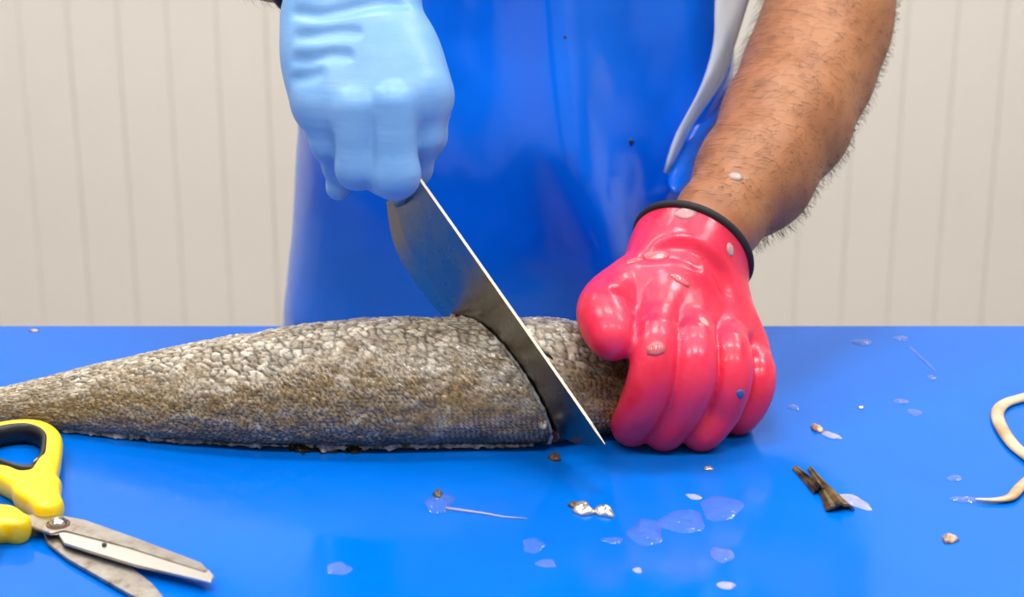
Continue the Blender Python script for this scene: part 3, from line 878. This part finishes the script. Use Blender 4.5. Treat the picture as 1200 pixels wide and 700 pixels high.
for k in range(20):
    for j in range(7):
        u_ = j/6; fv_.append(P(FLp[k][0]*(1-u_)+FRp[k][0]*u_, FLp[k][1]*(1-u_)+FRp[k][1]*u_, 1.530-.078*k/19-.008*math.sin(math.pi*u_)+.012*u_))
for k in range(19):
    for j in range(6):
        a = k*7+j; ff_.append((a, a+1, a+8, a+7))
flap = mesh_from('side_flap', fv_, ff_, M['apron']); flap.parent = apron; flap.matrix_parent_inverse = Matrix.Identity(4)
fs_ = flap.modifiers.new('solid', 'SOLIDIFY'); fs_.thickness = .0014; fs_.offset = 0
hem['label'] = 'pale grey strip along the right edge of the apron'
so = apron.modifiers.new('solid', 'SOLIDIFY'); so.thickness = .0014; so.offset = 0
top_l, top_r = av[-1, 34], av[-1, -34]
tube('neck_strap', smooth_path([top_l, top_l+V(.0, .05, .10), V(-.075, 1.64, 1.50), V(0, 1.70, 1.50), V(.075, 1.64, 1.50), top_r+V(.0, .05, .10), top_r], 8), .006, M['apron'], 8, parent=person, flat=.4)

# ------------------------------------------------------------------ the scissors
sc = empty('scissors', PZ(68, 615, TOP), 'yellow handled steel scissors lying open on the table in front of the fish tail', 'scissors')
ZS = TOP+.006
def plate(name, px, z0, z1, mt, parent, bev=.0006):
    bm = bmesh.new()
    lo = [bm.verts.new(PZ(x_, y_, z1)-np.array([0, 0, z1-z0])) for x_, y_ in px]; hi = [bm.verts.new(PZ(x_, y_, z1)) for x_, y_ in px]
    n = len(px)
    bm.faces.new(hi); bm.faces.new(lo[::-1])
    for k in range(n): bm.faces.new((lo[k], lo[(k+1) % n], hi[(k+1) % n], hi[k]))
    if bev: bmesh.ops.bevel(bm, geom=list(bm.edges), offset=bev, segments=1, affect='EDGES')
    return adopt(from_bm(name, bm, mt), parent)
b1 = plate('blade', [(26, 604), (45, 602), (72, 604), (100, 609), (160, 631), (236, 659), (244, 668), (240, 670), (150, 641), (76, 621), (58, 624), (34, 616)], ZS, ZS+.0024, M['shear'], sc)
g1_ = plate('ground_edge', [(68, 625), (80, 623), (150, 642), (238, 670), (244, 667), (251, 675), (247, 682), (160, 662), (110, 647), (75, 636)], ZS-.0002, ZS+.0016, M['shear_edge'], sc, .0003)
g1_.parent = b1; g1_.matrix_parent_inverse = Matrix.Identity(4)
b2 = plate('blade', [(50, 622), (62, 612), (84, 622), (120, 645), (150, 662), (178, 684), (196, 706), (214, 730), (203, 732), (170, 706), (120, 678), (80, 655), (56, 637)], TOP+.0012, TOP+.0034, M['shear'], sc)
# pivot screw and rust stain round it
pc = PZ(68, 614, ZS+.0026)
bm = bmesh.new(); bmesh.ops.create_uvsphere(bm, u_segments=20, v_segments=10, radius=.0056)
for v_ in bm.verts: v_.co = Vector((v_.co.x, v_.co.y, max(v_.co.z, -.0005)*.75))+Vector(pc)
adopt(from_bm('pivot_screw', bm, M['screw'], smooth=True), sc)
tube('rust_ring', [pc+np.array([math.cos(t_)*.0066, math.sin(t_)*.0066, 0]) for t_ in np.linspace(0, 2*np.pi, 24, endpoint=False)], .0005, M['rust'], 6, closed=True, parent=sc)
hole = PZ(122, 638, ZS+.0026)
tube('rivet_hole', [hole-np.array([0, 0, .001]), hole+np.array([0, 0, .0002])], .0014, M['liner'], 10, parent=sc)
def squash(ptspx, z, rs, sq=1.45):
    pts = [PZ(x_, y_, z) for x_, y_ in ptspx]
    return pts, rs
def handle_mesh(groups_px, zc, name, liner_px=None, sq=1.5):
    gs = []
    for (pp, rs, k) in groups_px:
        pts = []
        for (x_, y_) in pp:
            q = PZ(x_, y_, zc); q = q.copy(); q[2] = 0; pts.append(q)
        gs.append(chain(pts, rs, k=k, kk=k))
    v_, q_ = field_mesh(gs, .0011)
    v_ = v_.copy(); v_[:, 2] = np.maximum(np.where(v_[:, 2] > 0, .0066*np.tanh(v_[:, 2]*sq/.0066), v_[:, 2]*sq), -(zc-TOP)+.0003)+zc
    return adopt(mesh_from(name, v_, q_, M['yellow']), sc)
ring = [(62, 530), (61, 517), (50, 507), (32, 503), (8, 505), (-14, 511), (-30, 522), (-34, 536), (-22, 550), (-2, 558), (22, 566), (44, 566), (58, 550), (62, 530)]
rp = [(float(p[0]), float(p[1])) for p in smooth_path([np.array(p, float) for p in ring[:-1]], 5, True)]; rp.append(rp[0])
h1 = handle_mesh([(rp, [.0056]*len(rp), .002),
                  ([(50, 548), (58, 572), (60, 595)], [.0058, .0056, .0056], .008), ([(4, 560), (32, 580), (54, 597)], [.0050, .0066, .0062], .008),
                  ([(38, 566), (46, 583), (57, 597)], [.0075, .0072, .0062], .008)], TOP+.0092, 'handle')
inn = [(29+(x_-17)*.80-12, 531+(y_-534)*.76) for x_, y_ in rp[:-1]]
ln = tube('handle_liner', [PZ(x_, y_, TOP+.0085) for x_, y_ in inn], .0032, M['liner'], 10, closed=True, flat=2.2)
ln.parent = h1; ln.matrix_parent_inverse = Matrix.Identity(4)
ring2 = [(-20, 640), (-60, 668), (-110, 672), (-150, 650), (-160, 615), (-130, 590), (-80, 580), (-40, 588), (-15, 606)]
rp2 = [(float(p[0]), float(p[1])) for p in smooth_path([np.array(p, float) for p in ring2], 4, True)]; rp2.append(rp2[0])
h2 = handle_mesh([(rp2, [.0056]*len(rp2), .002), ([(20, 617), (0, 611), (-30, 606)], [.0085, .0105, .0095], .006)], TOP+.0092, 'handle')
inn2 = [(-87+(x_+87)*.84, 626+(y_-626)*.80) for x_, y_ in rp2[:-1]]
ln2 = tube('handle_liner', [PZ(x_, y_, TOP+.0085) for x_, y_ in inn2], .0032, M['liner'], 10, closed=True, flat=2.2)
ln2.parent = h2; ln2.matrix_parent_inverse = Matrix.Identity(4)

# ------------------------------------------------------------------ scraps, scales and water on the table
def blob(name, px, py, rx, ry, hgt, mt, label, cat, group=None, seed=0, rings=4, n=22, rag=.18, rot=0.0):
    r = random.Random(seed); c = PZ(px, py, TOP); s = 1/1850.0*(TOP/TOP)
    ph0 = [r.random()*6.28 for _ in range(4)]
    vs = [(0, 0, hgt)]; fs = []
    for i in range(1, rings+1):
        u = i/rings
        for k in range(n):
            an = 2*math.pi*k/n
            w = 1+rag*(math.sin(2*an+ph0[0])*.5+math.sin(3*an+ph0[1])*.5+math.sin(5*an+ph0[2])*.35)
            x_, y_ = math.cos(an)*rx*w*u, math.sin(an)*ry*w*u
            x2, y2 = x_*math.cos(rot)-y_*math.sin(rot), x_*math.sin(rot)+y_*math.cos(rot)
            z_ = hgt*(1-u**2)**.5 if u < 1 else 0.0
            z_ *= 1+.35*math.sin(3*an+5*u+ph0[3])*(1 if 0 < u < 1 else 0)
            vs.append((x2*s, y2*s*2.1, z_+.0002))
    for k in range(n): fs.append((0, 1+k, 1+(k+1) % n))
    for i in range(rings-1):
        for k in range(n):
            a, b = 1+i*n+k, 1+i*n+(k+1) % n
            fs.append((a, a+n, b+n, b))
    if mt.node_tree.nodes.get('Principled BSDF'): fs.append(tuple(1+(rings-1)*n+k for k in range(n))[::-1])
    o = mesh_from(name, vs, fs, mt); o.location = c
    return tag(o, label, cat, group)
FL = 'loose fish scales on the table'
blob('fish_scale', 1010, 402, 13, 5, .0012, M['flake'], 'clear oval fish scale near the far edge of the table, right of the pink glove', 'fish scale', FL, 1, rot=-.1)
blob('fish_scale', 1056, 397, 11, 4, .0008, M['flake'], 'faint fish scale at the far table edge, right of the clear oval one', 'fish scale', FL, 2)
blob('fish_scale', 1056, 471, 9, 4, .0010, M['flake'], 'pale fish scale on bare table midway between pink glove and cream gut', 'fish scale', FL, 3)
blob('fish_scale', 1072, 484, 8, 6, .0006, M['flake'], 'faint smear of scale just in front of the pale midway scale', 'fish scale', FL, 4)
blob('fish_scale', 930, 478, 8, 4, .0008, M['flake'], 'faint scale just right of the pink glove little finger', 'fish scale', FL, 5)
blob('fish_scale', 1009, 478, 5, 2, .0008, M['silver'], 'tiny silvery scale behind the flesh scrap', 'fish scale', FL, 6, rings=3, n=12)
blob('fish_scale', 846, 651, 12, 9, .0012, M['flake'], 'greyish translucent scale at the front, below the water drops', 'fish scale', FL, 7)
blob('fish_scale', 851, 687, 9, 4, .0014, M['flake_white'], 'small pinkish white scale nearest the front edge of the picture', 'fish scale', FL, 8)
blob('fish_scale', 397, 667, 13, 7, .0008, M['flake'], 'faint scale on the front of the table right of the scissor blades', 'fish scale', FL, 9)
blob('fish_scale', 683, 598, 13, 8, .0034, M['silver'], 'left one of a pair of wet silvery scales in front of the knife', 'fish scale', FL, 10, rag=.3)
blob('fish_scale', 708, 601, 11, 7, .0034, M['silver'], 'right one of a pair of wet silvery scales in front of the knife', 'fish scale', FL, 11, rag=.3)
blob('fish_scale', 672, 593, 6, 4, .002, M['dirt'], 'dark curled scale touching the left silvery scale', 'fish scale', FL, 12)
blob('fish_scale', 640, 661, 10, 5, .0007, M['flake'], 'faint scale in front of the silvery pair, low in the picture', 'fish scale', FL, 13)
blob('fish_scale', 1119, 561, 9, 4, .0008, M['flake'], 'faint scale behind the tapering end of the cream gut', 'fish scale', FL, 14)
blob('fish_scale', 813, 583, 9, 3, .0012, M['flake_white'], 'slim whitish scale between the pink glove and the water drops', 'fish scale', FL, 15, rot=-.3)
blob('fish_scale', 830, 550, 6, 3, .0014, M['silver'], 'small bright scale in front of the ring finger of the pink glove', 'fish scale', FL, 16, rings=3, n=12)
blob('fish_scale', 747, 669, 5, 3, .0010, M['flake_white'], 'tiny whitish scale below the leftmost water drop', 'fish scale', FL, 17, rings=3, n=12)
WD = 'water drops on the table'
blob('water_drop', 757, 625, 20, 15, .0016, M['water'], 'leftmost of three clear water drops in front of the pink glove', 'water drop', WD, 20)
blob('water_drop', 800, 612, 24, 15, .0014, M['water'], 'middle one of three clear water drops in front of the pink glove', 'water drop', WD, 21)
blob('water_drop', 845, 596, 24, 15, .0014, M['water'], 'rightmost of three clear water drops in front of the pink glove', 'water drop', WD, 22)
blob('water_drop', 515, 590, 17, 12, .0022, M['water'], 'round bubble like drop with a trailing streak, in front of the fish', 'water drop', WD, 23)
blob('fish_scale', 513, 580, 6, 4, .0022, M['dirt'], 'brown scale stuck on the bubble like water drop', 'fish scale', FL, 24)
blob('water_drop', 718, 634, 11, 4, .0008, M['water'], 'small flat drop left of the three larger drops', 'water drop', WD, 25)
blob('water_drop', 625, 640, 13, 8, .0008, M['water'], 'flat drop in front of the streak, near the faint scale', 'water drop', WD, 26)
st = tube('slime_streak', [PZ(x_, y_, TOP+.0006) for x_, y_ in [(522, 596), (545, 599), (568, 602), (590, 606), (618, 608)]], [.0012, .0010, .0008, .0006, .0003], M['flake_white'], 6)
tag(st, 'thin whitish slime streak trailing right from the bubble like drop', 'slime')
blob('flesh_scrap', 957, 504, 8, 4, .003, M['scrap'], 'small orange pink fish scrap above the cut fin', 'fish scrap', None, 30, rot=-.4)
blob('slime_scrap', 974, 511, 12, 4, .0016, M['flake_white'], 'whitish slime beside the orange pink scrap', 'slime', None, 31, rot=-.35)
blob('brown_scrap', 1113, 633, 9, 5, .0026, M['scrap'], 'brownish pink scrap alone at the front right of the table', 'fish scrap', None, 32)
blob('dark_scrap', 650, 537, 8, 5, .0024, M['dirt'], 'dark brown scrap on the table just in front of the knife tip', 'fish scrap', None, 33)
blob('slime_scrap', 1000, 588, 20, 7, .0016, M['flake_white'], 'clear slimy strip right of the cut fin base', 'slime', None, 34, rot=-.35)
blob('pale_scrap', 40, 388, 8, 2, .001, M['scrap'], 'reddish speck at the far left edge of the table', 'fish scrap', None, 35)
# hanging skin scrap on the fish
sk = blob('skin_scrap', 640, 508, 7, 5, .004, M['flap'], 'pale scrap of skin', 'x', None, 36)
del sk['label']; del sk['category']
_h = bvf.ray_cast(Vector(CAM), Vector(ray(636, 500)).normalized())[0]
sk.location = _h if _h is not None else P(640, 505, 1.16); sk.parent = fish; sk.matrix_parent_inverse = Matrix.Translation(fish.location).inverted()
sk2 = blob('flesh_shred', 640, 508, 5, 6, .003, M['scrap'], 'x', 'x', None, 37)
del sk2['label']; del sk2['category']
sk2.location = on_blade(536, 372)-NB*.004; sk2.parent = fish; sk2.matrix_parent_inverse = Matrix.Translation(fish.location).inverted()
bvh_head = BVHTree.FromPolygons([v_.co.copy() for v_ in head.data.vertices], [tuple(p_.vertices) for p_ in head.data.polygons])
gl_ = [bvh_head.ray_cast(Vector(CAM), Vector(ray(*q)).normalized())[0] for q in ((633, 409), (638, 413), (643, 417), (648, 421))]
if all(g is not None for g in gl_):
    gs_ = tube('gill_slit', gl_, [.0005, .0013, .0012, .0004], M['fin'], 6); gs_.parent = head; gs_.matrix_parent_inverse = Matrix.Identity(4)
# cut fin lying on the table: two bundles of folded rays
fn = empty('cut_fin', PZ(965, 575, TOP), 'small dark cut off fin of folded rays lying at the right of the table', 'fish fin')
def finlobe(a, b, wa, wb, seed):
    r = random.Random(seed); n = 7; vs = []; fs = []
    A, B = PZ(*a, TOP+.0035), PZ(*b, TOP+.003)
    d = B-A; side = np.array([d[1], -d[0], 0]); side /= np.linalg.norm(side)
    for k in range(13):
        t_ = k/12; c = A+d*t_; w = wa+(wb-wa)*t_**1.4
        for j in range(n):
            s_ = -1+2*j/(n-1)
            z_ = TOP+.0008+(.0018+.0030*t_)*(1-abs(s_)*.8)+(.0012 if j % 2 else 0)*(.3+t_)
            if k == 0: c2 = c+d*(-.03*r.random())
            elif k == 12: c2 = c+d*(.05*r.random())
            else: c2 = c
            vs.append((c2[0]+side[0]*w*s_, c2[1]+side[1]*w*s_, z_))
    m0 = len(vs)
    for v_ in list(vs): vs.append((v_[0], v_[1], max(TOP+.0002, v_[2]-.0018)))
    for k in range(12):
        for j in range(n-1):
            q = (k*n+j, k*n+j+1, k*n+n+j+1, k*n+n+j)
            fs.append(q); fs.append(tuple(i+m0 for i in q[::-1]))
        fs.append((k*n, k*n+n, m0+k*n+n, m0+k*n)); fs.append((k*n+n-1, m0+k*n+n-1, m0+k*n+2*n-1, k*n+2*n-1))
    for j in range(n-1):
        fs.append((j, m0+j, m0+j+1, j+1)); fs.append((12*n+j, 12*n+j+1, m0+12*n+j+1, m0+12*n+j))
    return adopt(mesh_from('fin_ray', vs, fs, M['finray'], smooth=False), fn)
finlobe((950, 546), (984, 594), .0018, .0088, 1)
finlobe((933, 545), (960, 574), .0024, .0040, 2)
# cream strip of gut, entering from the right
gp = smooth_path([PZ(x_, y_, TOP+.0022) for x_, y_ in [(1240, 455), (1200, 466), (1178, 473), (1169, 484), (1173, 500), (1188, 522), (1210, 540), (1222, 552), (1206, 563), (1194, 573), (1184, 583), (1166, 586), (1143, 585)]], 8)
gt = tube('gut_strip', gp, list(np.r_[np.full(60, .0046), np.linspace(.0046, .0034, 20), np.linspace(.0034, .0008, len(gp)-80)]), M['gut'], 10, flat=.55)
tag(gt, 'cream ribbon of fish gut curling in from the right edge', 'fish gut')
blob('slime_scrap', 1130, 586, 15, 4, .0010, M['flake'], 'clear slime at the tapering end of the cream gut', 'slime', None, 40)

blob('slime_streak', 1080, 420, 24, 2.2, .0005, M['flake'], 'faint wet streak on the far right of the table, running away from the camera', 'slime', None, 42, rot=-1.15, rag=.1)
blob('fish_scale', 1092, 443, 6, 4, .0008, M['flake'], 'clear scale at the near end of the faint wet streak', 'fish scale', FL, 41)
bpy.context.view_layer.update()
_af = [tuple(p_.vertices) for p_ in apron.data.polygons]
bva = BVHTree.FromPolygons([v_.co.copy() for v_ in apron.data.vertices], _af)
for (px_, py_, r_x) in ((737, 167, .0042), (660, 44, .0026), (629, 322, .0022)):
    h_ = bva.ray_cast(Vector(CAM), Vector(ray(px_, py_)).normalized())
    if h_[0] is None: continue
    bm = bmesh.new(); bmesh.ops.create_uvsphere(bm, u_segments=12, v_segments=6, radius=r_x)
    for v_ in bm.verts: v_.co = Vector((v_.co.x, v_.co.y*.25, v_.co.z*.7))+h_[0]
    k_ = from_bm('dark_speck', bm, M['stud'], smooth=True); k_.parent = apron; k_.matrix_parent_inverse = Matrix.Identity(4)

# scales stuck to the pink glove and the forearm, and one highlight patch
bpy.context.view_layer.update()
def bvh_of(v, q): return BVHTree.FromPolygons([Vector(p) for p in v], [tuple(int(i) for i in f) for f in q])
bvg = bvh_of(gv, gq); bvb = bvh_of(bv, bq); bvc = None
def stuck(px, py, r1, r2, mt, label, tree, seed, rot=0.0, hgt=.0006):
    d = Vector(ray(px, py)).normalized()
    hit = tree.ray_cast(Vector(CAM), d)
    if hit[0] is None: return
    n = hit[1]; 
    if n.dot(d) > 0: n = -n
    u = (Vector((1, 0, 0))-n*n.x).normalized(); w = n.cross(u)
    u, w = u*math.cos(rot)+w*math.sin(rot), w*math.cos(rot)-u*math.sin(rot)
    r = random.Random(seed); vs = []; fs = []; N = 14
    hits = []
    def onto(q):
        h = tree.find_nearest(q); return h[0] if h[0] is not None else q
    c = onto(hit[0]); vs.append(c+n*hgt*1.4)
    for (f_, z_) in ((.6, 1.2), (1.0, .35)):
        for k in range(N):
            an = 2*math.pi*k/N; j = 1+.2*(r.random()-.5)
            vs.append(onto(hit[0]+u*(math.cos(an)*r1*f_*j)+w*(math.sin(an)*r2*f_*j))+n*hgt*z_)
    for k in range(N):
        vs.append(vs[1+N+k]-n*hgt*.8)
    for k in range(N):
        l = (k+1) % N
        fs += [(0, 1+k, 1+l), (1+k, 1+N+k, 1+N+l, 1+l), (1+N+k, 1+2*N+k, 1+2*N+l, 1+N+l)]
    o0 = np.array(c)
    o = mesh_from('fish_scale', [np.array(v_)-o0 for v_ in vs], fs, mt); o.location = c
    return tag(o, label, 'fish scale', 'scales stuck on the person')
stuck(803, 250, .0075, .005, M['flake_white'], 'large clear scale stuck at the black cuff binding', bvg, 1, -.2)
stuck(768, 301, .009, .0045, M['flake'], 'double clear scale on the thumb side of the pink glove', bvg, 2, -.1)
stuck(742, 306, .006, .003, M['flake'], 'faint scale beside the double scale on the pink glove', bvg, 3, .3)
stuck(797, 328, .008, .003, M['flake'], 'narrow clear scale on the back of the pink glove', bvg, 4, -.5)
stuck(826, 377, .0036, .0055, M['flake_white'], 'oval pinkish white scale above the ring finger of the pink glove', bvg, 5, .3)
stuck(856, 293, .003, .0048, M['flake_white'], 'small oval white scale on the pink cuff', bvg, 6, .3)
stuck(769, 409, .007, .005, M['flake'], 'clear patch standing in for the highlight on the index finger knuckle of the pink glove', bvg, 7, .2)  # no scale here: added patch in place of the knuckle's highlight
stuck(868, 462, .003, .0036, M['chip'], 'tiny blue grey chip on the ring finger of the pink glove', bvg, 8, .5)
stuck(862, 207, .0052, .0045, M['flake_white'], 'silvery white scale stuck on the hairy forearm', bvb, 9, 0, .0012)
